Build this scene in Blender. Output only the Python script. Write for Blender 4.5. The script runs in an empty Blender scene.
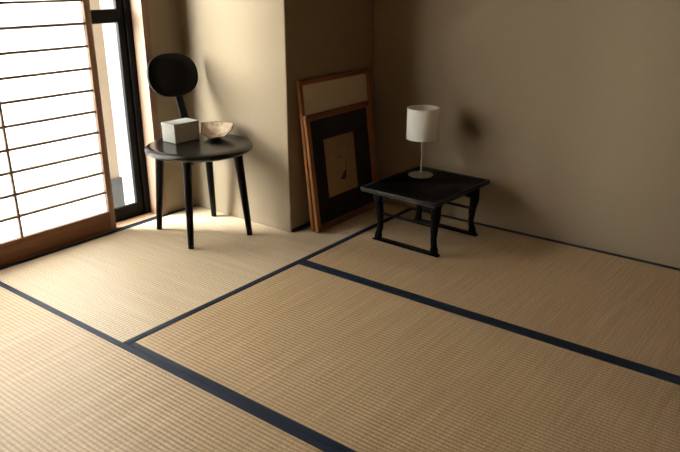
import bpy, bmesh, math, random
from mathutils import Vector, Matrix
random.seed(7)
C = bpy.context.scene.collection
PI = math.pi

# ------------------------------------------------------------------ helpers
def link(name, bm, mat, parent=None, smooth=None, bevel=0.0, seg=2):
    bmesh.ops.recalc_face_normals(bm, faces=bm.faces[:])
    me = bpy.data.meshes.new(name)
    bm.to_mesh(me); bm.free()
    o = bpy.data.objects.new(name, me); C.objects.link(o)
    mats = mat if isinstance(mat, (list, tuple)) else [mat]
    for m in mats: me.materials.append(m)
    if parent is not None: o.parent = parent
    if smooth is not None:
        for p in me.polygons: p.use_smooth = True
        try:
            me.set_sharp_from_angle(angle=math.radians(smooth))
        except Exception:
            pass
    if bevel > 0:
        b = o.modifiers.new('bevel', 'BEVEL'); b.width = bevel; b.segments = seg
        b.limit_method = 'ANGLE'; b.angle_limit = math.radians(40)
    return o

def empty(name, loc=(0, 0, 0), rz=0.0):
    o = bpy.data.objects.new(name, None); C.objects.link(o)
    o.location = loc; o.rotation_euler = (0, 0, rz); o.empty_display_size = .05
    return o

def tag(o, label=None, cat=None, group=None, kind=None):
    if label: o['label'] = label
    if cat: o['category'] = cat
    if group: o['group'] = group
    if kind: o['kind'] = kind
    return o

def box(bm, x0, x1, y0, y1, z0, z1, M=None, mi=0):
    vs = [bm.verts.new(Vector(p) if M is None else M @ Vector(p)) for p in
          [(x0,y0,z0),(x1,y0,z0),(x1,y1,z0),(x0,y1,z0),(x0,y0,z1),(x1,y0,z1),(x1,y1,z1),(x0,y1,z1)]]
    for f in [(0,3,2,1),(4,5,6,7),(0,1,5,4),(1,2,6,5),(2,3,7,6),(3,0,4,7)]:
        bm.faces.new([vs[i] for i in f]).material_index = mi
    return vs

def prism(bm, poly, a, b, axis='z', M=None):
    def mk(p, h):
        v = {'z': (p[0], p[1], h), 'y': (p[0], h, p[1]), 'x': (h, p[0], p[1])}[axis]
        return bm.verts.new(Vector(v) if M is None else M @ Vector(v))
    lo = [mk(p, a) for p in poly]; hi = [mk(p, b) for p in poly]
    n = len(poly)
    bm.faces.new(lo[::-1]); bm.faces.new(hi)
    for i in range(n):
        j = (i + 1) % n
        bm.faces.new([lo[i], lo[j], hi[j], hi[i]])

def lathe(bm, prof, n=48, c=(0, 0, 0), closed=False, M=None):
    """prof: list of (r, z) ; r == 0 makes a pole"""
    rings = []
    for r, z in prof:
        if r < 1e-6:
            p = Vector((c[0], c[1], c[2] + z)); rings.append([bm.verts.new(p if M is None else M @ p)])
        else:
            ring = []
            for k in range(n):
                t = 2 * PI * k / n
                p = Vector((c[0] + r * math.cos(t), c[1] + r * math.sin(t), c[2] + z))
                ring.append(bm.verts.new(p if M is None else M @ p))
            rings.append(ring)
    seq = list(zip(rings, rings[1:])) + ([(rings[-1], rings[0])] if closed else [])
    for A, B in seq:
        for k in range(n):
            j = (k + 1) % n
            if len(A) == 1 and len(B) == 1: continue
            if len(A) == 1: bm.faces.new([A[0], B[j], B[k]])
            elif len(B) == 1: bm.faces.new([A[k], A[j], B[0]])
            else: bm.faces.new([A[k], A[j], B[j], B[k]])

def sweep(bm, pts, secs, n=12, power=2.0, up=Vector((0, 0, 1)), rot=0.0):
    """sweep a superellipse section along pts; secs: (half a, half b) per point"""
    pts = [Vector(p) for p in pts]; rings = []
    for i, p in enumerate(pts):
        d = (pts[min(i + 1, len(pts) - 1)] - pts[max(i - 1, 0)]).normalized()
        ref = up if abs(d.dot(up)) < .9 else Vector((math.cos(rot), math.sin(rot), 0))
        a = (ref - d * ref.dot(d)).normalized(); b = d.cross(a)
        ra, rb = secs[i] if isinstance(secs[i], (tuple, list)) else (secs[i], secs[i])
        ring = []
        for k in range(n):
            t = 2 * PI * (k + .5) / n
            ct, st = math.cos(t), math.sin(t)
            e = 2.0 / power
            x = math.copysign(abs(ct) ** e, ct) * ra; y = math.copysign(abs(st) ** e, st) * rb
            ring.append(bm.verts.new(p + a * x + b * y))
        rings.append(ring)
    for A, B in zip(rings, rings[1:]):
        for k in range(n):
            j = (k + 1) % n; bm.faces.new([A[k], A[j], B[j], B[k]])
    bm.faces.new(rings[0][::-1]); bm.faces.new(rings[-1])

def B(): return bmesh.new()

def parent_to(root, *objs):
    """re-parent objects built in world space under an empty, keeping them where they are"""
    M = Matrix.LocRotScale(root.location, root.rotation_euler, root.scale).inverted()
    for o in objs:
        o.parent = root; o.matrix_parent_inverse = M

# ------------------------------------------------------------------ materials
class N:
    def __init__(s, name):
        s.m = bpy.data.materials.new(name); s.m.use_nodes = True
        s.t = s.m.node_tree; s.t.nodes.clear()
        s.out = s.t.nodes.new('ShaderNodeOutputMaterial')
    def n(s, typ, **kw):
        x = s.t.nodes.new(typ)
        for k, v in kw.items():
            if hasattr(x, k): setattr(x, k, v)
            else: x.inputs[k.replace('_', ' ')].default_value = v
        return x
    def l(s, a, b): s.t.links.new(a, b)
    def math(s, op, a, b=None, c=None):
        x = s.t.nodes.new('ShaderNodeMath'); x.operation = op
        for i, v in enumerate((a, b, c)):
            if v is None: continue
            if isinstance(v, (int, float)): x.inputs[i].default_value = v
            else: s.l(v, x.inputs[i])
        return x.outputs[0]
    def mix(s, fac, c1, c2, blend='MIX'):
        x = s.t.nodes.new('ShaderNodeMix'); x.data_type = 'RGBA'; x.blend_type = blend
        for sock, v in ((x.inputs[0], fac), (x.inputs[6], c1), (x.inputs[7], c2)):
            if isinstance(v, (int, float)): sock.default_value = v
            elif isinstance(v, (tuple, list)): sock.default_value = (*v[:3], 1)
            else: s.l(v, sock)
        return x.outputs[2]
    def coord(s, scale=(1, 1, 1)):
        tc = s.n('ShaderNodeTexCoord'); mp = s.n('ShaderNodeMapping')
        mp.inputs['Scale'].default_value = scale
        s.l(tc.outputs['Object'], mp.inputs[0]); return mp.outputs[0]
    def noise(s, scale, vec, detail=3, rough=.55):
        x = s.n('ShaderNodeTexNoise'); x.inputs['Scale'].default_value = scale
        x.inputs['Detail'].default_value = detail; x.inputs['Roughness'].default_value = rough
        s.l(vec, x.inputs['Vector']); return x.outputs['Fac']
    def ramp(s, fac, *stops):
        x = s.n('ShaderNodeValToRGB'); e = x.color_ramp.elements
        while len(e) < len(stops): e.new(.5)
        for el, (p, c) in zip(e, stops): el.position = p; el.color = (*c, 1) if len(c) == 3 else c
        s.l(fac, x.inputs[0]); return x.outputs[0]
    def bump(s, h, dist, strength=1.0):
        x = s.n('ShaderNodeBump'); x.inputs['Distance'].default_value = dist; x.inputs['Strength'].default_value = strength
        s.l(h, x.inputs['Height']); return x.outputs[0]
    def bsdf(s, color, rough=.6, metal=0., spec=.5, normal=None, **kw):
        p = s.n('ShaderNodeBsdfPrincipled')
        for sock, v in ((p.inputs['Base Color'], color), (p.inputs['Roughness'], rough), (p.inputs['Metallic'], metal)):
            if isinstance(v, (int, float)): sock.default_value = v
            elif isinstance(v, (tuple, list)): sock.default_value = (*v[:3], 1)
            else: s.l(v, sock)
        p.inputs['Specular IOR Level'].default_value = spec
        if normal is not None: s.l(normal, p.inputs['Normal'])
        for k, v in kw.items(): p.inputs[k.replace('_', ' ')].default_value = v
        s.l(p.outputs[0], s.out.inputs[0]); return p

def sc(r, g, b):   # sRGB 0..255 -> linear
    f = lambda c: (c / 12.92 if c <= .04045 else ((c + .055) / 1.055) ** 2.4)
    return tuple(f(x / 255) for x in (r, g, b))

def mat_tatami(name, along, base, dark, tint):
    """woven rush: ridges run along the mat, single rush stems lie across it"""
    m = N(name)
    tc = m.n('ShaderNodeTexCoord'); sp = m.n('ShaderNodeSeparateXYZ'); m.l(tc.outputs['Object'], sp.inputs[0])
    u, v = (sp.outputs[0], sp.outputs[1]) if along == 'x' else (sp.outputs[1], sp.outputs[0])
    pitch = .0155
    ph = m.math('MULTIPLY', v, 2 * PI / pitch)
    s = m.math('MULTIPLY_ADD', m.math('SINE', ph), .5, .5)               # 0 in the grooves
    ridge = m.math('POWER', s, .8)
    # every other ridge is shifted by half a stem pitch: the small beads of the weave
    par = m.math('MULTIPLY', m.math('FLOOR', m.math('DIVIDE', v, pitch)), .382)
    par = m.math('ADD', par, m.math('MULTIPLY', m.noise(14, tc.outputs['Object'], 2, .5), 6.0))
    bead = m.math('SINE', m.math('MULTIPLY', m.math('ADD', m.math('DIVIDE', u, .0115), par), 2 * PI))
    bead = m.math('MULTIPLY_ADD', bead, .5, .5)
    cv = m.n('ShaderNodeCombineXYZ')                                     # stems: fine along u, long along v
    m.l(m.math('MULTIPLY', u, 260), cv.inputs[0]); m.l(m.math('MULTIPLY', v, 3.0), cv.inputs[1])
    stem = m.noise(1.0, cv.outputs[0], 2, .5)
    cw = m.n('ShaderNodeCombineXYZ')
    m.l(m.math('MULTIPLY', u, 120), cw.inputs[0]); m.l(m.math('MULTIPLY', v, 2.2), cw.inputs[1])
    band = m.noise(1.0, cw.outputs[0], 3, .6)
    blot = m.noise(2.2, tc.outputs['Object'], 4, .6)
    col = m.mix(m.math('MULTIPLY_ADD', stem, 1.3, -.15), dark, base)
    col = m.mix(m.ramp(band, (.42, (0, 0, 0)), (.72, (1, 1, 1))), col, tint)
    col = m.mix(m.ramp(blot, (.4, (0, 0, 0)), (.75, (.35,) * 3)), col, tuple(c * .8 for c in base))
    groove = m.ramp(ridge, (.0, (.66, .62, .56)), (.75, (1, 1, 1)))
    col = m.mix(1.0, col, groove, 'MULTIPLY')
    beadc = m.ramp(bead, (.1, (.78, .77, .74)), (.7, (1, 1, 1)))
    col = m.mix(.6, col, beadc, 'MULTIPLY')
    h = m.math('ADD', ridge, m.math('MULTIPLY', bead, .28))
    h = m.math('ADD', h, m.math('MULTIPLY', stem, .35))
    m.bsdf(col, .46, spec=.45, normal=m.bump(h, .0013, .9))
    return m.m

def mat_wall(name, col):
    m = N(name); v = m.coord()
    a = m.noise(260, v, 3, .6); b = m.noise(3.0, v, 4, .6)
    st = m.noise(1.0, m.coord((420, 420, 30)), 2, .5)
    c = m.mix(m.ramp(b, (.3, (0, 0, 0)), (.75, (1, 1, 1))), tuple(x * .93 for x in col), col)
    c = m.mix(m.ramp(a, (.35, (0, 0, 0)), (.7, (1, 1, 1))), tuple(x * .90 for x in col), c)
    h = m.math('ADD', a, m.math('MULTIPLY', st, .8))
    m.bsdf(c, .92, spec=.15, normal=m.bump(h, .0006, .6))
    return m.m

def mat_wood(name, c1, c2, axis='z', rough=.5, scale=1.0, spec=.35):
    m = N(name)
    s = {'z': (60, 60, 3), 'y': (60, 3, 60), 'x': (3, 60, 60)}[axis]
    v = m.coord(tuple(k * scale for k in s))
    g = m.noise(1.0, v, 5, .65); g2 = m.noise(.25, v, 3, .5)
    f = m.math('ADD', m.math('MULTIPLY', g, .7), m.math('MULTIPLY', g2, .4))
    c = m.ramp(f, (.35, c1), (.72, c2))
    m.bsdf(c, rough, spec=spec, normal=m.bump(g, .0004, .5))
    return m.m

def mat_lacquer(name, base, wear, rough=.32, wear_amt=.62, scale=14, spec=.5):
    m = N(name); v = m.coord((scale, scale, scale * .6))
    a = m.noise(1.0, v, 6, .7); g = m.noise(1.0, m.coord((30, 160, 160)), 3, .6)
    c = m.mix(m.ramp(a, (wear_amt, (0, 0, 0)), (wear_amt + .16, (1, 1, 1))), base, wear)
    r = m.math('MULTIPLY_ADD', a, .12, rough - .05)
    m.bsdf(c, r, spec=spec, normal=m.bump(g, .0002, .25))
    return m.m

def mat_plain(name, col, rough=.6, metal=0., spec=.4, var=.08, scale=40, bump=.0):
    m = N(name); v = m.coord()
    a = m.noise(scale, v, 4, .6)
    c = m.mix(m.ramp(a, (.3, (0, 0, 0)), (.7, (1, 1, 1))), tuple(x * (1 - var) for x in col), col)
    m.bsdf(c, rough, metal, spec, m.bump(a, bump, .6) if bump else None)
    return m.m

def mat_heri():
    m = N('navy_border_cloth'); v = m.coord()
    w = m.n('ShaderNodeTexWave'); w.wave_type = 'BANDS'; w.bands_direction = 'DIAGONAL'
    w.inputs['Scale'].default_value = 170; w.inputs['Distortion'].default_value = 1.5; m.l(v, w.inputs['Vector'])
    a = m.noise(45, v, 4, .65)
    c = m.mix(w.outputs['Fac'], (.004, .010, .027), (.009, .021, .050))
    c = m.mix(m.ramp(a, (.45, (0, 0, 0)), (.75, (.6,) * 3)), c, (.015, .024, .054))
    m.bsdf(c, .5, spec=.14, normal=m.bump(w.outputs['Fac'], .0004, .6))
    return m.m

def mat_paper():
    m = N('shoji_paper'); v = m.coord()
    f = m.noise(1.0, m.coord((1, 60, 25)), 4, .6)
    c = m.mix(m.ramp(f, (.3, (0, 0, 0)), (.75, (1, 1, 1))), (.90, .89, .87), (.95, .94, .925))
    t = m.n('ShaderNodeBsdfTranslucent'); d = m.n('ShaderNodeBsdfDiffuse')
    m.l(c, t.inputs[0]); m.l(c, d.inputs[0])
    x = m.n('ShaderNodeMixShader'); x.inputs[0].default_value = .10
    m.l(t.outputs[0], x.inputs[1]); m.l(d.outputs[0], x.inputs[2]); m.l(x.outputs[0], m.out.inputs[0])
    return m.m

def mat_glass():
    m = N('window_glass')
    t = m.n('ShaderNodeBsdfTransparent'); t.inputs[0].default_value = (.95, .96, .95, 1)
    g = m.n('ShaderNodeBsdfGlossy'); g.inputs['Roughness'].default_value = .02
    lw = m.n('ShaderNodeLayerWeight'); lw.inputs[0].default_value = .5
    fr = m.math('MULTIPLY_ADD', m.math('POWER', lw.outputs['Facing'], 5.0), .85, .03)
    x = m.n('ShaderNodeMixShader')
    m.l(fr, x.inputs[0]); m.l(t.outputs[0], x.inputs[1]); m.l(g.outputs[0], x.inputs[2])
    m.l(x.outputs[0], m.out.inputs[0]); return m.m

def mat_brushed(name, col, rough):
    m = N(name); a = m.noise(1.0, m.coord((20, 20, 300)), 3, .6)
    m.bsdf(col, m.math('MULTIPLY_ADD', a, .2, rough - .1), 1.0); return m.m

def mat_shade():
    m = N('lamp_shade_cloth'); v = m.coord((1, 1, 1))
    a = m.noise(1.0, m.coord((900, 900, 250)), 2, .5)
    c = m.mix(a, (.86, .835, .78), (.91, .89, .84))
    t = m.n('ShaderNodeBsdfTranslucent'); d = m.n('ShaderNodeBsdfDiffuse')
    m.l(c, t.inputs[0]); m.l(c, d.inputs[0])
    x = m.n('ShaderNodeMixShader'); x.inputs[0].default_value = .93
    m.l(t.outputs[0], x.inputs[1]); m.l(d.outputs[0], x.inputs[2]); m.l(x.outputs[0], m.out.inputs[0]); return m.m

def mat_bowl():
    m = N('bowl_clay'); v = m.coord()
    a = m.noise(30, v, 5, .7); b = m.noise(90, v, 3, .6)
    c = m.ramp(a, (.34, sc(92, 66, 44)), (.5, sc(160, 138, 112)), (.7, sc(176, 158, 134)))
    c = m.mix(m.ramp(b, (.62, (0, 0, 0)), (.75, (.5,) * 3)), c, sc(96, 70, 48))
    m.bsdf(c, .7, spec=.25, normal=m.bump(b, .0008, .6)); return m.m

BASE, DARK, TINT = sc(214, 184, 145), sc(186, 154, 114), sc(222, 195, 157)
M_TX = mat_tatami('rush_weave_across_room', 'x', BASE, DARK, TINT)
M_TY = mat_tatami('rush_weave_along_window_lit', 'y', sc(238, 217, 186), sc(216, 192, 158), sc(242, 224, 195))  # same rush made paler: window brightness and sheen put into the colour
M_HERI = mat_heri()
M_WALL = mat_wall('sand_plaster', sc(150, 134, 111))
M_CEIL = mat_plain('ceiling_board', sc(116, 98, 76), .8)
M_WALLD = mat_plain('low_bounce_plaster', sc(116, 96, 74), .92)  # plaster colour darkened so the unseen walls bounce less light
M_FLOOR = mat_wood('subfloor_board', sc(70, 50, 34), sc(96, 72, 48), 'x')
M_SHOJI = mat_wood('shoji_cedar', sc(124, 92, 70), sc(158, 124, 98), 'z', .55)
M_RAIL = mat_wood('shoji_rail_cedar', sc(108, 68, 44), sc(140, 94, 62), 'y', .5)
M_KUMIKO = mat_wood('lattice_cedar', sc(116, 96, 78), sc(148, 126, 104), 'y', .6)
M_JAMB = mat_wood('jamb_cedar', sc(120, 90, 70), sc(148, 118, 96), 'z', .5)
M_SILL = mat_wood('sill_cedar', sc(136, 100, 74), sc(176, 142, 112), 'y', .5)
M_SASH = mat_plain('black_aluminium', (.005, .0047, .0044), .45, .0, .12)
M_PAPER = mat_paper(); M_GLASS = mat_glass()
M_PATCH = mat_paper(); M_PATCH.name = 'patch_paper'
M_CHAIR = mat_lacquer('black_stained_wood', (.0045, .004, .0036), (.014, .013, .012), .24, .58, 26, .5)
M_CHAIRD = mat_lacquer('black_stained_wood_matte', (.0045, .004, .0036), (.012, .011, .010), .34, .58, 26, .13)
M_TABLE = mat_lacquer('worn_black_lacquer', (.003, .0025, .0022), (.010, .008, .0065), .42, .60, 20, .05)
M_EDGE = mat_lacquer('worn_lacquer_edge', (.008, .007, .006), (.05, .044, .038), .42, .48, 60, .25)
M_BOX = mat_plain('white_box_paper', sc(152, 149, 142), .7, var=.06, scale=25)
M_BOWL = mat_bowl(); M_BOWLRIM = mat_plain('bowl_rim_dark', sc(58, 42, 30), .7, var=.3)
M_FRAME = mat_wood('frame_brown_wood', sc(124, 72, 36), sc(176, 116, 62), 'z', .4, .8)
M_FRAMEH = mat_wood('frame_brown_wood_rail', sc(92, 52, 26), sc(140, 88, 46), 'y', .4, .8)
M_GILT = mat_plain('dull_gilt', sc(156, 108, 58), .42, .35, .5, .2, 80)
M_MATBLACK = mat_plain('black_mount_board', (.010, .0095, .009), .85, var=.2)
M_MATTAN = mat_plain('tan_backing_board', sc(222, 204, 174), .85, var=.08, scale=12)
M_PICTURE = mat_plain('aged_picture_paper', sc(158, 126, 90), .85, var=.12, scale=18)
M_INK = mat_plain('ink', (.012, .010, .009), .8)
M_INKFADE = mat_plain('faded_ink', sc(120, 96, 68), .85)
M_STEEL = mat_brushed('brushed_nickel', (.48, .45, .41), .36)
M_SHADE = mat_shade()
M_OUTWALL = mat_plain('render_cream', sc(160, 142, 124), .9, var=.04, scale=5)
M_OUTBASE = mat_plain('concrete_base', sc(80, 81, 83), .9, var=.1)
M_GROUND = mat_plain('pale_concrete_ground', sc(200, 198, 192), .9, var=.08, scale=6)

# ------------------------------------------------------------------ dimensions
XL = -.990           # window wall, inner face
YA = 1.157           # wall behind the chair
XP = -.286           # corner of the jutting wall block
YB = 1.840           # back wall
XR, YN, ZC = 2.72, -1.86, 2.32
OY0, OY1, OZ = -1.30, .965, 1.80   # opening in the window wall

# ------------------------------------------------------------------ room shell
def struct(name, bm, m, parent=None, **kw):
    o = link(name, bm, m, parent, **kw)
    if parent is None: o['kind'] = 'structure'
    return o

b = B(); box(b, -1.15, XR + .1, YN - .1, YB + .1, -.12, -.052); struct('floor', b, M_FLOOR)
b = B(); box(b, -1.15, XR + .1, YN - .1, YB + .1, ZC, ZC + .08); struct('ceiling', b, M_CEIL)
b = B(); box(b, XP, XR + .1, YB, YB + .1, -.05, ZC); struct('wall_back', b, M_WALL)
b = B(); box(b, -1.15, XP, YA, YB + .1, -.05, ZC); struct('wall_alcove', b, M_WALL, bevel=.006, seg=3)
b = B()
box(b, -1.15, XL, OY1, YA, -.05, ZC); box(b, -1.15, XL, YN - .1, OY0, -.05, ZC); box(b, -1.15, XL, OY0, OY1, OZ, ZC)
struct('wall_left', b, M_WALL)
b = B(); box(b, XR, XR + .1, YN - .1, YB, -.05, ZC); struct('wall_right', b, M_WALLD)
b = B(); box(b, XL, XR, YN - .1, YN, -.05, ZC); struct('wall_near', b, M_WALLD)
b = B(); box(b, XP + .0005, XP + .012, YA + .004, YB, .0005, .013); struct('baseboard_recess', b, M_MATBLACK)

# timber lining of the window opening
b = B(); box(b, -1.066, -.981, .925, OY1 - .0005, .0005, OZ - .0005); struct('trim_1', b, M_JAMB, bevel=.002)
b = B()
box(b, -1.066, -1.034, OY0, .9245, -.02, .006); box(b, -1.034, -1.030, OY0, .9245, -.02, .002)
box(b, -1.030, -.9915, OY0, .9245, -.02, .006)
struct('trim_2', b, M_SILL)
b = B(); box(b, -1.066, -.985, OY0, .9245, OZ - .05, OZ - .0005); struct('trim_3', b, M_SILL)

# aluminium window
win = empty('window_1', (-1.11, 0, 0)); win['kind'] = 'structure'
def wpart(name, bm, m, **kw):
    o = link(name, bm, m, None, **kw); parent_to(win, o); return o
b = B()
box(b, -1.149, -1.0665, .895, OY1 - .001, -.03, OZ)          # fixed outer frame
box(b, -1.149, -1.0665, OY0, .895, -.045, .004)
box(b, -1.149, -1.0665, OY0, .895, OZ - .05, OZ)
box(b, -1.149, -1.0665, OY0, OY0 + .04, 0, OZ)
wpart('outer_frame', b, M_SASH, bevel=.003)
def sash(y0, y1, x0, x1):
    b = B(); w = .038
    box(b, x0, x1, y0, y0 + w, .004, OZ - .05); box(b, x0, x1, y1 - w, y1, .004, OZ - .05)
    box(b, x0, x1, y0 + w, y1 - w, .004, .072); box(b, x0, x1, y0 + w, y1 - w, OZ - .1, OZ - .05)
    box(b, x0, x1, y0 + w, y1 - w, .972, 1.034)
    s = wpart('sash', b, M_SASH, bevel=.003)
    g = B(); xm = (x0 + x1) / 2
    box(g, xm - .002, xm + .002, y0 + w, y1 - w, .072, .972); box(g, xm - .002, xm + .002, y0 + w, y1 - w, 1.034, OZ - .1)
    gl = wpart('glass_pane', g, M_GLASS)
sash(-.20, .894, -1.102, -1.080)
sash(-1.259, -.16, -1.132, -1.110)

# ------------------------------------------------------------------ sliding paper screens
def shoji(y0, y1, xf, label):
    root = empty('shoji_screen', (xf - .015, (y0 + y1) / 2, .004))
    tag(root, label, 'sliding screen')
    zt, st = OZ - .055, .031
    xb = xf - .028
    parts = []
    b = B(); box(b, xb, xf, y0, y0 + st, .004, zt); parts.append(link('stile', b, M_SHOJI, bevel=.0015))
    b = B(); box(b, xb, xf, y1 - st, y1, .004, zt); parts.append(link('stile', b, M_SHOJI, bevel=.0015))
    b = B(); box(b, xb, xf - .001, y0 + st, y1 - st, .004, .100); parts.append(link('bottom_rail', b, M_RAIL, bevel=.0015))
    b = B(); box(b, xb, xf - .001, y0 + st, y1 - st, zt - .05, zt); parts.append(link('top_rail', b, M_RAIL, bevel=.0015))
    z = .197
    while z < zt - .08:
        b = B(); box(b, xb + .006, xf - .006, y0 + st, y1 - st, z - .0055, z + .0055)
        parts.append(link('lattice_bar', b, M_KUMIKO)); z += .0982
    ym = y1 - .468
    b = B(); box(b, xb + .006, xf - .008, ym - .0055, ym + .0055, .100, zt - .05); parts.append(link('lattice_upright', b, M_KUMIKO))
    b = B(); box(b, xb + .0045, xb + .0058, y0 + st, y1 - st, .100, zt - .05); parts.append(link('paper', b, M_PAPER))
    parent_to(root, *parts)
    return root, xb
s1, xb = shoji(-.276, .663, -.996, 'white paper sliding screen with brown wooden lattice, half open beside the glass')
b = B(); box(b, xb + .0036, xb + .0044, .285, .338, .105, .165)
o = link('repair_patch', b, M_PATCH); parent_to(s1, o)
shoji(-1.255, -.272, -1.036, 'second white paper sliding screen, standing behind the first one further from the chair')

# ------------------------------------------------------------------ outside
b = B(); box(b, -2.6, -2.4, 1.30, 1.655, -.2, 2.6); ow = struct('wall_outside', b, M_OUTWALL)
b = B(); box(b, -2.6, -2.385, 1.30, 1.665, -.55, -.2); struct('trim_outside', b, M_OUTBASE)
b = B(); box(b, -6, -1.16, -5, 6, -.6, -.55); struct('floor_outside', b, M_GROUND)

# ------------------------------------------------------------------ tatami mats
HW = .0262
def tatami(poly, borders, m, label):
    cx = sum(p[0] for p in poly) / len(poly); cy = sum(p[1] for p in poly) / len(poly)
    root = empty('tatami_mat', (cx, cy, -.05)); tag(root, label, 'tatami mat', 'tatami mats covering the floor')
    b = B(); prism(b, poly, -.05, 0.0)
    o = link('rush_surface', b, m, bevel=.0015); objs = [o]
    for (x0, x1, y0, y1, side) in borders:
        b = B(); box(b, x0, x1, y0, y1, -.004, .0014)
        objs.append(link('cloth_border', b, M_HERI, bevel=.0006))
    parent_to(root, *objs)
    return root
g = .0012
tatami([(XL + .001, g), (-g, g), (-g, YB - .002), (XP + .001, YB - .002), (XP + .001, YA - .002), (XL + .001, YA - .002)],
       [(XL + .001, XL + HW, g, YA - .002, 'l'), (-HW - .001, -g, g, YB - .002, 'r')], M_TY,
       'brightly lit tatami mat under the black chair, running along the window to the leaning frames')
tatami([(g, g), (1.86, g), (1.86, .910 - g), (g, .910 - g)],
       [(g, 1.86, g, HW, 'n'), (g, 1.86, .910 - HW, .910 - g, 'f')], M_TX,
       'middle tatami mat between the two long navy borders, in front of the low table')
tatami([(g, .910 + g), (1.86, .910 + g), (1.86, YB - .002), (g, YB - .002)],
       [(g, 1.86, .910 + g, .910 + HW, 'n'), (g, 1.86, YB - HW, YB - .002, 'f')], M_TX,
       'dim tatami mat under the black low table, along the back wall')
tatami([(XL + .001, -.930), (.935, -.930), (.935, -g), (XL + .001, -g)],
       [(XL + .001, .935, -HW, -g, 'f'), (XL + .001, .935, -.930, -.930 + HW, 'n')], M_TX,
       'nearest tatami mat in the bottom left corner of the photo')
tatami([(.938, -.930), (XR - .002, -.930), (XR - .002, -g), (.938, -g)],
       [(.938, XR - .002, -HW, -g, 'f'), (.938, XR - .002, -.930, -.930 + HW, 'n')], M_TX,
       'tatami mat below the lower right edge of the photo')
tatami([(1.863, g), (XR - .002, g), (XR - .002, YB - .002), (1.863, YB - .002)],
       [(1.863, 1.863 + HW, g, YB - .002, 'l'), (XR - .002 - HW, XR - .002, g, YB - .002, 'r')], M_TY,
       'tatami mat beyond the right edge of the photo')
tatami([(XL + .001, YN + .002), (.935, YN + .002), (.935, -.933), (XL + .001, -.933)],
       [(XL + .001, .935, -.933 - HW, -.933, 'f')], M_TX, 'tatami mat behind the nearest mat, out of the photo on the window side')
tatami([(.938, YN + .002), (XR - .002, YN + .002), (XR - .002, -.933), (.938, -.933)],
       [(.938, XR - .002, -.933 - HW, -.933, 'f')], M_TX, 'tatami mat beneath the viewpoint, out of the photo on the right')

# ------------------------------------------------------------------ black chair
SX, SY, SZ = -.614, .902, .446
chair = empty('round_seat_chair', (SX, SY, 0))
tag(chair, 'black wooden chair with round seat and small round backrest, standing beside the window', 'chair')
cp = []
R_ = .249
prof = [(0, .0), (.5, .0), (.86, .0), (.93, -.001)]
seatp = [(0, 0), (.10, -.0012), (.185, -.0008), (.218, 0), (.231, -.0015), (.240, -.006), (.2470, -.0125), (R_, -.018),
         (.2475, -.024), (.238, -.031), (.226, -.035), (.20, -.036), (0, -.036)]
b = B(); lathe(b, seatp, 72, (SX, SY, SZ)); seat = link('seat', b, M_CHAIR, smooth=40); cp.append(seat)
feet = [(-.503, .715), (-.830, .793), (-.764, 1.094), (-.417, 1.008)]
tops = []
fc = Vector((sum(f[0] for f in feet) / 4, sum(f[1] for f in feet) / 4))
for fx, fy in feet:
    d = Vector((fx, fy)) - fc
    t = fc + d * ((d.length - .040) / d.length); tops.append(t)
    b = B(); pts = []; se = []
    for k in range(7):
        q = k / 6
        pts.append((fx + (t.x - fx) * q, fy + (t.y - fy) * q, .0032 + (SZ - .038) * q))
        r = .0128 + (.0205 - .0128) * q ** .9
        se.append((r, r))
    sweep(b, pts, se, 16, 2.6, rot=math.atan2(d.y, d.x))
    cp.append(link('leg', b, M_CHAIRD, smooth=45))
# rails under the seat joining the leg tops
for i in range(4):
    p, q = tops[i], tops[(i + 1) % 4]
    b = B(); v = (q - p); L = v.length; v = v / L
    M = Matrix(((v.x, -v.y, 0, p.x), (v.y, v.x, 0, p.y), (0, 0, 1, 0), (0, 0, 0, 1)))
    prism(b, [(0.012, SZ - .037), (L - .012, SZ - .037), (L - .012, SZ - .064), (L - .03, SZ - .056), (.03, SZ - .056), (.012, SZ - .064)], -.010, .010, 'y', M)
    cp.append(link('seat_rail', b, M_CHAIR, bevel=.002))
# backrest: flattened oval disc on a single leaning post
base = Vector((-.785, .995, SZ - .03)); ang = math.radians(176); lean = .33
dirv = Vector((math.cos(ang) * lean, math.sin(ang) * lean, 1.0))
post_top = base + dirv * .36
b = B(); pts = []; se = []
for k in range(6):
    q = k / 5; pts.append(base + dirv * (.30 * q)); se.append((.0085 + .001 * (1 - q), .0225 - .002 * q))
sweep(b, pts, se, 16, 3.5, up=Vector((math.cos(ang), math.sin(ang), .0)))
cp.append(link('back_post', b, M_CHAIRD, smooth=40))
fa = math.radians(168)
cen = base + dirv * .318
nrm = Vector((-math.cos(fa), -math.sin(fa), .22)).normalized()     # faces the sitter
side = Vector((0, 0, 1)).cross(nrm).normalized(); upv = nrm.cross(side)
cen = cen + nrm * .022 - side * .014 - Vector((0, 0, .009))
b = B(); rings = []
A_, H_ = .132, .104
for (s_, off) in [(0, -.011), (.6, -.012), (.93, -.012), (.985, -.009), (1.0, -.002), (.985, .007), (.93, .010), (.6, .008), (0, .006)]:
    if s_ == 0: rings.append([b.verts.new(cen + nrm * off)]); continue
    ring = []
    for k in range(64):
        t = 2 * PI * k / 64; e = 2 / 2.35
        x = math.copysign(abs(math.cos(t)) ** e, math.cos(t)) * A_ * s_; y = math.copysign(abs(math.sin(t)) ** e, math.sin(t)) * H_ * s_
        curve = -.010 * (x / A_) ** 2                                # slightly dished around the back
        ring.append(b.verts.new(cen + side * x + upv * y + nrm * (off - curve)))
    rings.append(ring)
for P, Q in zip(rings, rings[1:]):
    for k in range(64):
        j = (k + 1) % 64
        if len(P) == 1: b.faces.new([P[0], Q[k], Q[j]])
        elif len(Q) == 1: b.faces.new([P[k], Q[0], P[j]])
        else: b.faces.new([P[k], Q[k], Q[j], P[j]])
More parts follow.
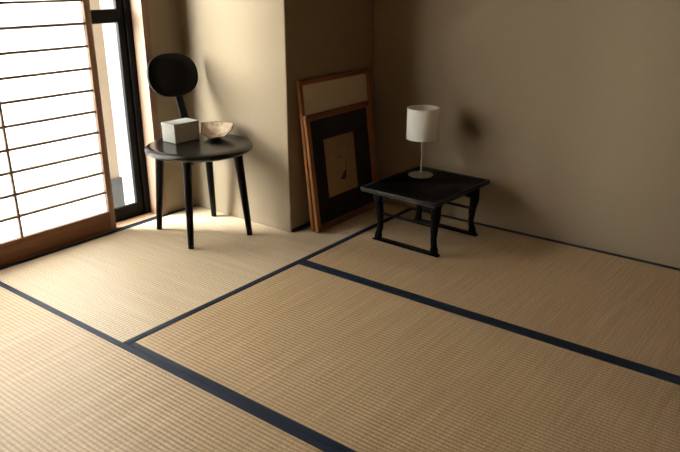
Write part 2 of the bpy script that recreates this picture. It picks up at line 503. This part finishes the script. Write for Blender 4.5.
cp.append(link('backrest', b, M_CHAIRD, smooth=50))
parent_to(chair, *cp)

# ------------------------------------------------------------------ white box on the seat
bx = empty('paper_box', (-.731, .895, SZ), math.radians(-2))
tag(bx, 'small white paper box with a lid, on the left of the black chair seat', 'box')
b = B(); box(b, -.048, .048, -.071, .071, .0005, .074); link('box_body', b, M_BOX, bx, bevel=.0012)
b = B(); box(b, -.0495, .0495, -.0725, .0725, .0745, .090); link('box_lid', b, M_BOX, bx, bevel=.0015)

# ------------------------------------------------------------------ bowl on the seat
BX, BY = -.640, 1.030
bowl = empty('wooden_bowl', (BX, BY, SZ))
tag(bowl, 'small shallow beige bowl with uneven rim, beside the white box on the chair', 'bowl')
rim = [(-.758, 1.046, .058), (-.694, 1.108, .061), (-.600, 1.120, .060), (-.562, 1.068, .044), (-.545, 1.000, .023), (-.597, .950, .018), (-.680, .974, .027)]
RN = 56
def rim_at(t):
    # piecewise outline through the corner points, in polar order around the bowl
    P = [(math.atan2(y - BY, x - BX) % (2 * PI), math.hypot(x - BX, y - BY), z) for x, y, z in rim]
    P.sort(); t %= 2 * PI
    for i in range(len(P)):
        a, c = P[i], P[(i + 1) % len(P)]
        a0, c0 = a[0], c[0] + (2 * PI if i == len(P) - 1 else 0)
        tt = t if t >= P[0][0] else t + 2 * PI
        if a0 <= tt <= c0:
            # straight chord between corners
            p0 = Vector((a[1] * math.cos(a0), a[1] * math.sin(a0))); p1 = Vector((c[1] * math.cos(c0), c[1] * math.sin(c0)))
            d = Vector((math.cos(tt), math.sin(tt))); e = p1 - p0
            den = d.x * e.y - d.y * e.x
            r = (p0.x * e.y - p0.y * e.x) / den
            s_ = (tt - a0) / (c0 - a0)
            return r, a[2] + (c[2] - a[2]) * s_
    return P[0][1], P[0][2]
b = B(); rings = []
TH = .0065
outer = [(.0, .003), (.30, .003), (.36, .010), (.62, .018), (.86, .62), (1.0, 1.0)]
def ringpt(t, f, zf, inset):
    r, z = rim_at(t); r = max(r - inset, .005)
    soft = .045
    rr = r * f + (0 if f > .8 else (soft - r) * f * (1 - f) * .8)
    return Vector((math.cos(t) * rr, math.sin(t) * rr, z * zf))
spec = [('o', .30, .02), ('o', .36, .12), ('o', .55, .22), ('o', .78, .50), ('o', .93, .82), ('o', 1.0, 1.0),
        ('i', 1.0, 1.0), ('i', .90, .84), ('i', .74, .56), ('i', .5, .33), ('i', .25, .25)]
for kd, f, zf in spec:
    rings.append([b.verts.new(ringpt(2 * PI * k / RN, f, zf, 0 if kd == 'o' else TH)) for k in range(RN)])
for i, (P, Q) in enumerate(zip(rings, rings[1:])):
    for k in range(RN):
        j = (k + 1) % RN; f = b.faces.new([P[k], P[j], Q[j], Q[k]]); f.material_index = 0 if i >= 6 else 1
b.faces.new(rings[0][::-1]).material_index = 1; b.faces.new(rings[-1]).material_index = 0
bo = link('bowl_body', b, [M_BOWL, M_BOWLRIM], bowl, smooth=35)

# ------------------------------------------------------------------ leaning picture frames
def frame(name, label, size, front_x_bottom, front_x_top, y0, depth, member, board, yaw=0.0):
    W_, H_ = size
    root = empty(name, (front_x_bottom, y0, .0035))
    a = math.asin((front_x_bottom - front_x_top) / H_)
    root.rotation_euler = (.006, -a, yaw)
    tag(root, label, 'picture frame')
    return root
def frame_members(root, W_, H_, depth, m, inner):
    """local: y across the picture, z up, x towards the room (front at 0)"""
    def member(name, poly, mat_):
        b = B(); prism(b, poly, -depth, 0, 'x')
        return link(name, b, mat_, root, bevel=.003, seg=2)
    o, i = 0, m
    member('frame_side', [(0, 0), (m, m), (m, H_ - m), (0, H_)], M_FRAME)
    member('frame_side', [(W_, 0), (W_, H_), (W_ - m, H_ - m), (W_ - m, m)], M_FRAME)
    member('frame_rail', [(0, 0), (W_, 0), (W_ - m, m), (m, m)], M_FRAMEH)
    member('frame_rail', [(0, H_), (m, H_ - m), (W_ - m, H_ - m), (W_, H_)], M_FRAMEH)
    b = B(); q = inner
    for (y0, y1, z0, z1) in [(m, m + q, m, H_ - m), (W_ - m - q, W_ - m, m, H_ - m), (m + q, W_ - m - q, m, m + q), (m + q, W_ - m - q, H_ - m - q, H_ - m)]:
        box(b, -depth + .004, -.004, y0, y1, z0, z1)
    link('gilt_slip', b, M_GILT, root, bevel=.001)
H1 = .728
f1 = frame('picture_frame', 'taller brown picture frame with plain tan board, leaning on the wall behind the black-matted one', (.562, H1), -.194, -.266, 1.223, .018, .02, None)
frame_members(f1, .562, H1, .017, .020, .006)
b = B(); box(b, -.013, -.010, .021, .541, .021, H1 - .021); link('backing_board', b, M_MATTAN, f1)
H2 = .570
f2 = frame('picture_frame', 'shorter brown frame with black mount and small ink drawing, in front of the taller one', (.518, H2), -.163, -.2285, 1.221, .018, .022, None)
frame_members(f2, .518, H2, .018, .026, .005)
b = B(); box(b, -.014, -.010, .027, .491, .027, H2 - .027); mt = link('mount_board', b, M_MATBLACK, f2)
py0, py1, pz0, pz1 = .122, .360, .146, .436
b = B(); box(b, -.0098, -.0092, py0, py1, pz0, pz1); pic = link('picture_paper', b, M_PICTURE, f2)
b = B()
random.seed(11)
def blob(cy, cz, r, n=9, sx=1.0):
    b = B(); vs = []
    for k in range(n):
        t = 2 * PI * k / n; rr = r * (0.65 + .6 * random.random())
        vs.append(b.verts.new((-.0088, cy + math.cos(t) * rr * sx, cz + math.sin(t) * rr)))
    b.faces.new(vs); link('ink_mark', b, M_INK, pic)
cy0 = py0 + .135
blob(cy0, pz0 + .085, .017); blob(cy0 - .016, pz0 + .076, .011, 8, 1.3); blob(cy0 + .010, pz0 + .104, .009); blob(cy0 + .018, pz0 + .128, .005)
blob(cy0 - .022, pz0 + .182, .0045, 7, 1.6); blob(cy0 + .02, pz0 + .186, .0035, 7, 1.6); blob(cy0 + .004, pz0 + .062, .008, 7, .5)
def stroke(pts, w):
    b = B(); L_, R_2 = [], []
    for i, (y, z) in enumerate(pts):
        p0, p1 = pts[max(i - 1, 0)], pts[min(i + 1, len(pts) - 1)]
        d = Vector((p1[0] - p0[0], p1[1] - p0[1])).normalized()
        L_.append(b.verts.new((-.0089, y - d.y * w, z + d.x * w))); R_2.append(b.verts.new((-.0089, y + d.y * w, z - d.x * w)))
    for i in range(len(pts) - 1): b.faces.new([L_[i], L_[i + 1], R_2[i + 1], R_2[i]])
    link('faint_line', b, M_INKFADE, pic)
stroke([(cy0 - .055 + .11 * k / 14, pz0 + .215 + .028 * math.sin(PI * k / 14)) for k in range(15)], .0012)
stroke([(cy0 - .045 + .09 * k / 14, pz0 + .238 + .022 * math.sin(PI * k / 14)) for k in range(15)], .001)
stroke([(cy0 - .05 - .006 * math.sin(k / 14 * PI), pz0 + .215 - .12 * k / 14) for k in range(15)], .0011)
stroke([(cy0 + .052 + .006 * math.sin(k / 14 * PI), pz0 + .215 - .10 * k / 14) for k in range(15)], .0011)
stroke([(cy0 - .03 + .05 * k / 10, pz0 + .265 + .004 * math.sin(k)) for k in range(11)], .0009)
stroke([(cy0 + .01 + .02 * math.sin(k / 10 * PI), pz0 + .16 - .05 * k / 10) for k in range(11)], .0011)

# ------------------------------------------------------------------ low table
TR = math.radians(-2.2)
TC = Vector((.266, 1.497))
tab = empty('low_table', (TC.x, TC.y, 0), TR)
tag(tab, 'worn black lacquered low table with curved legs on two floor runners, under the white lamp', 'table')
TW, TD, TZ = .200, .240, .270
def tpart(name, bm, m, **kw): return link(name, bm, m, tab, **kw)
b = B(); box(b, -TW, TW, -TD, TD, TZ - .010, TZ - .0025)
tpart('table_top', b, M_TABLE, bevel=.002)
b = B()                                                             # raised lip and stepped, ribbed edge
for (x0, x1, y0, y1) in [(-TW - .001, TW + .001, -TD - .001, -TD + .010), (-TW - .001, TW + .001, TD - .010, TD + .001),
                         (-TW - .001, -TW + .010, -TD + .010, TD - .010), (TW - .010, TW + .001, -TD + .010, TD - .010)]:
    box(b, x0, x1, y0, y1, TZ - .0105, TZ)
for (x0, x1, y0, y1) in [(-TW + .004, TW - .004, -TD + .004, -TD + .016), (-TW + .004, TW - .004, TD - .016, TD - .004),
                         (-TW + .004, -TW + .016, -TD + .016, TD - .016), (TW - .016, TW - .004, -TD + .016, TD - .016)]:
    box(b, x0, x1, y0, y1, TZ - .014, TZ - .0105)
for (x0, x1, y0, y1) in [(-TW - .0005, TW + .0005, -TD - .0005, -TD + .014), (-TW - .0005, TW + .0005, TD - .014, TD + .0005),
                         (-TW - .0005, -TW + .014, -TD + .014, TD - .014), (TW - .014, TW + .0005, -TD + .014, TD - .014)]:
    box(b, x0, x1, y0, y1, TZ - .021, TZ - .014)
tpart('moulded_edge', b, M_EDGE, bevel=.0012)
LX, LY = .150, .166
def apron(L, thick):
    pts = [(-L, TZ - .021), (L, TZ - .021), (L, TZ - .078)]
    n_ = 10
    for k in range(n_ + 1):
        t = k / n_; pts.append((L - .012 - .05 * t, TZ - .074 + .034 * (1 - math.cos(t * PI / 2))))
    pts += [(L * .25, TZ - .038), (0, TZ - .046), (-L * .25, TZ - .038)]
    for k in range(n_ + 1):
        t = 1 - k / n_; pts.append((-L + .012 + .05 * t, TZ - .074 + .034 * (1 - math.cos(t * PI / 2))))
    pts.append((-L, TZ - .078)); return pts
for s in (-1, 1):
    b = B(); prism(b, apron(LX - .012, 0), s * LY - .007, s * LY + .007, 'y'); tpart('apron', b, M_TABLE, bevel=.0015)
    b = B(); prism(b, apron(LY - .012, 0), s * LX - .007, s * LX + .007, 'x'); tpart('apron', b, M_TABLE, bevel=.0015)
def spl(keys, z):
    for (z0, v0), (z1, v1) in zip(keys, keys[1:]):
        if z0 <= z <= z1:
            t = (z - z0) / (z1 - z0); t = t * t * (3 - 2 * t); return v0 + (v1 - v0) * t
    return keys[-1][1] if z > keys[-1][0] else keys[0][1]
off_k = [(.014, .010), (.030, .007), (.075, -.004), (.12, -.001), (.185, .011), (.225, .010), (.255, .003)]
rad_k = [(.014, .0165), (.030, .0165), (.045, .0130), (.085, .0130), (.13, .0160), (.19, .0205), (.225, .0210), (.255, .0185)]
for sx in (-1, 1):
    for sy in (-1, 1):
        b = B(); pts, se = [], []
        for k in range(26):
            z = .0135 + (.2545 - .0135) * k / 25
            o_ = spl(off_k, z); r = spl(rad_k, z)
            pts.append((.008 + sx * (LX + o_ * .6), sy * (LY + o_ * .3), z)); se.append((r, r * .92))
        sweep(b, pts, se, 16, 3.2)
        tpart('leg', b, M_TABLE, smooth=50)
for sy in (-1, 1):
    b = B(); L = .182; e = .008
    prism(b, [(e - L, .0012), (e + L, .0012), (e + L, .007), (e + L - .012, .0145), (e - L + .012, .0145), (e - L, .007)], sy * (LY + .004) - .0125, sy * (LY + .004) + .0125, 'y')
    tpart('floor_runner', b, M_TABLE, bevel=.002)
    b = B(); box(b, .008 - LX + .006, .008 + LX - .006, sy * LY - .006, sy * LY + .006, .131, .142); tpart('stretcher', b, M_TABLE, bevel=.002)

# ------------------------------------------------------------------ lamp
lamp = empty('table_lamp', (.170, 1.604, TZ - .0025))
tag(lamp, 'small table lamp with white drum shade and brushed metal base, on the black low table', 'lamp')
b = B(); lathe(b, [(0, .0005), (.058, .0005), (.060, .002), (.060, .004), (.056, .0065), (.040, .0095), (.018, .0125), (.008, .017), (0, .018)], 56)
link('lamp_base', b, M_STEEL, lamp, smooth=40)
b = B(); pts = [(.0, .0, .012), (.001, 0, .05), (.0035, .001, .085), (.0035, .001, .11), (.001, 0, .15), (0, 0, .20)]
sweep(b, pts, [.0042] * 6, 14); link('lamp_pole', b, M_STEEL, lamp, smooth=40)
z0, z1, R2 = .182, .329, .0755
b = B(); lathe(b, [(R2, z0), (R2, z1), (R2 - .0016, z1), (R2 - .0016, z0)], 64, closed=True)
shade = link('lamp_shade', b, M_SHADE, lamp, smooth=40)
b = B()
for a in (0, 2 * PI / 3, 4 * PI / 3):
    sweep(b, [(0, 0, .20), (math.cos(a) * (R2 - .001), math.sin(a) * (R2 - .001), z0 + .012)], [.0014, .0014], 8)
lathe(b, [(0, .19), (.012, .19), (.012, .205), (0, .205)], 20)
link('shade_spider', b, M_STEEL, lamp)
b = B(); lathe(b, [(.012, .205), (.014, .232), (.010, .24)], 20); lathe(b, [(0, .238), (.014, .244), (.024, .262), (.022, .280), (.010, .292), (0, .294)], 24)
link('bulb', b, M_BOX, lamp, smooth=50)

# ------------------------------------------------------------------ light
w = bpy.data.worlds.new('overcast_sky'); bpy.context.scene.world = w; w.use_nodes = True
nt = w.node_tree; bg = nt.nodes['Background']
bg.inputs[0].default_value = (1.0, .985, .96, 1); bg.inputs[1].default_value = 1.5
la = bpy.data.lights.new('sky_glow', 'AREA'); la.shape = 'RECTANGLE'; la.size = 6.6; la.size_y = 4.8
la.energy = 3400; la.color = (.93, .98, 1.0)
lo = bpy.data.objects.new('sky_glow', la); C.objects.link(lo)
lo.location = (-3.5, -4.3, 3.3); lo.rotation_euler = (0, math.radians(-90), 0)
lo.rotation_euler = Vector((1, .5, -.45)).to_track_quat('-Z', 'Y').to_euler()

lb = bpy.data.lights.new('sky_along_wall', 'AREA'); lb.shape = 'RECTANGLE'; lb.size = 1.5; lb.size_y = 3.2
lb.energy = 700; lb.color = (.93, .98, 1.0)
l2 = bpy.data.objects.new('sky_along_wall', lb); C.objects.link(l2)
l2.location = (-2.45, -3.3, 2.0); l2.rotation_euler = Vector((.38, 1, -.22)).to_track_quat('-Z', 'Y').to_euler()
lc = bpy.data.lights.new('sky_before_window', 'AREA'); lc.shape = 'RECTANGLE'; lc.size = 1.5; lc.size_y = 2.6
lc.energy = 470; lc.color = (1.0, .975, .93)
l3 = bpy.data.objects.new('sky_before_window', lc); C.objects.link(l3)
l3.location = (-2.1, -.55, 2.0); l3.rotation_euler = Vector((1, .12, -.3)).to_track_quat('-Z', 'Y').to_euler()

# ------------------------------------------------------------------ camera
f, pitch, roll, yaw, cx, cy, cz = 689.94, .35006, -.00205, -.65988, 1.84229, -1.19199, 1.18636
fw = Vector((math.sin(yaw) * math.cos(pitch), math.cos(yaw) * math.cos(pitch), -math.sin(pitch)))
r = Vector((math.cos(yaw), -math.sin(yaw), 0)); u = r.cross(fw)
r2 = r * math.cos(roll) + u * math.sin(roll); u2 = u * math.cos(roll) - r * math.sin(roll)
cam = bpy.data.cameras.new('camera'); cam.sensor_width = 36; cam.lens = f / 680 * 36; cam.clip_start = .02
co = bpy.data.objects.new('camera', cam); C.objects.link(co)
co.matrix_world = Matrix(((r2.x, u2.x, -fw.x, cx), (r2.y, u2.y, -fw.y, cy), (r2.z, u2.z, -fw.z, cz), (0, 0, 0, 1)))
bpy.context.scene.camera = co
S = bpy.context.scene
S.view_settings.view_transform = 'Standard'; S.view_settings.look = 'None'; S.view_settings.exposure = 0.1
S.cycles.max_bounces = 10; S.cycles.diffuse_bounces = 6; S.cycles.transmission_bounces = 8; S.cycles.transparent_max_bounces = 12
S.cycles.use_denoising = True
S.cycles.sample_clamp_indirect = 6.0
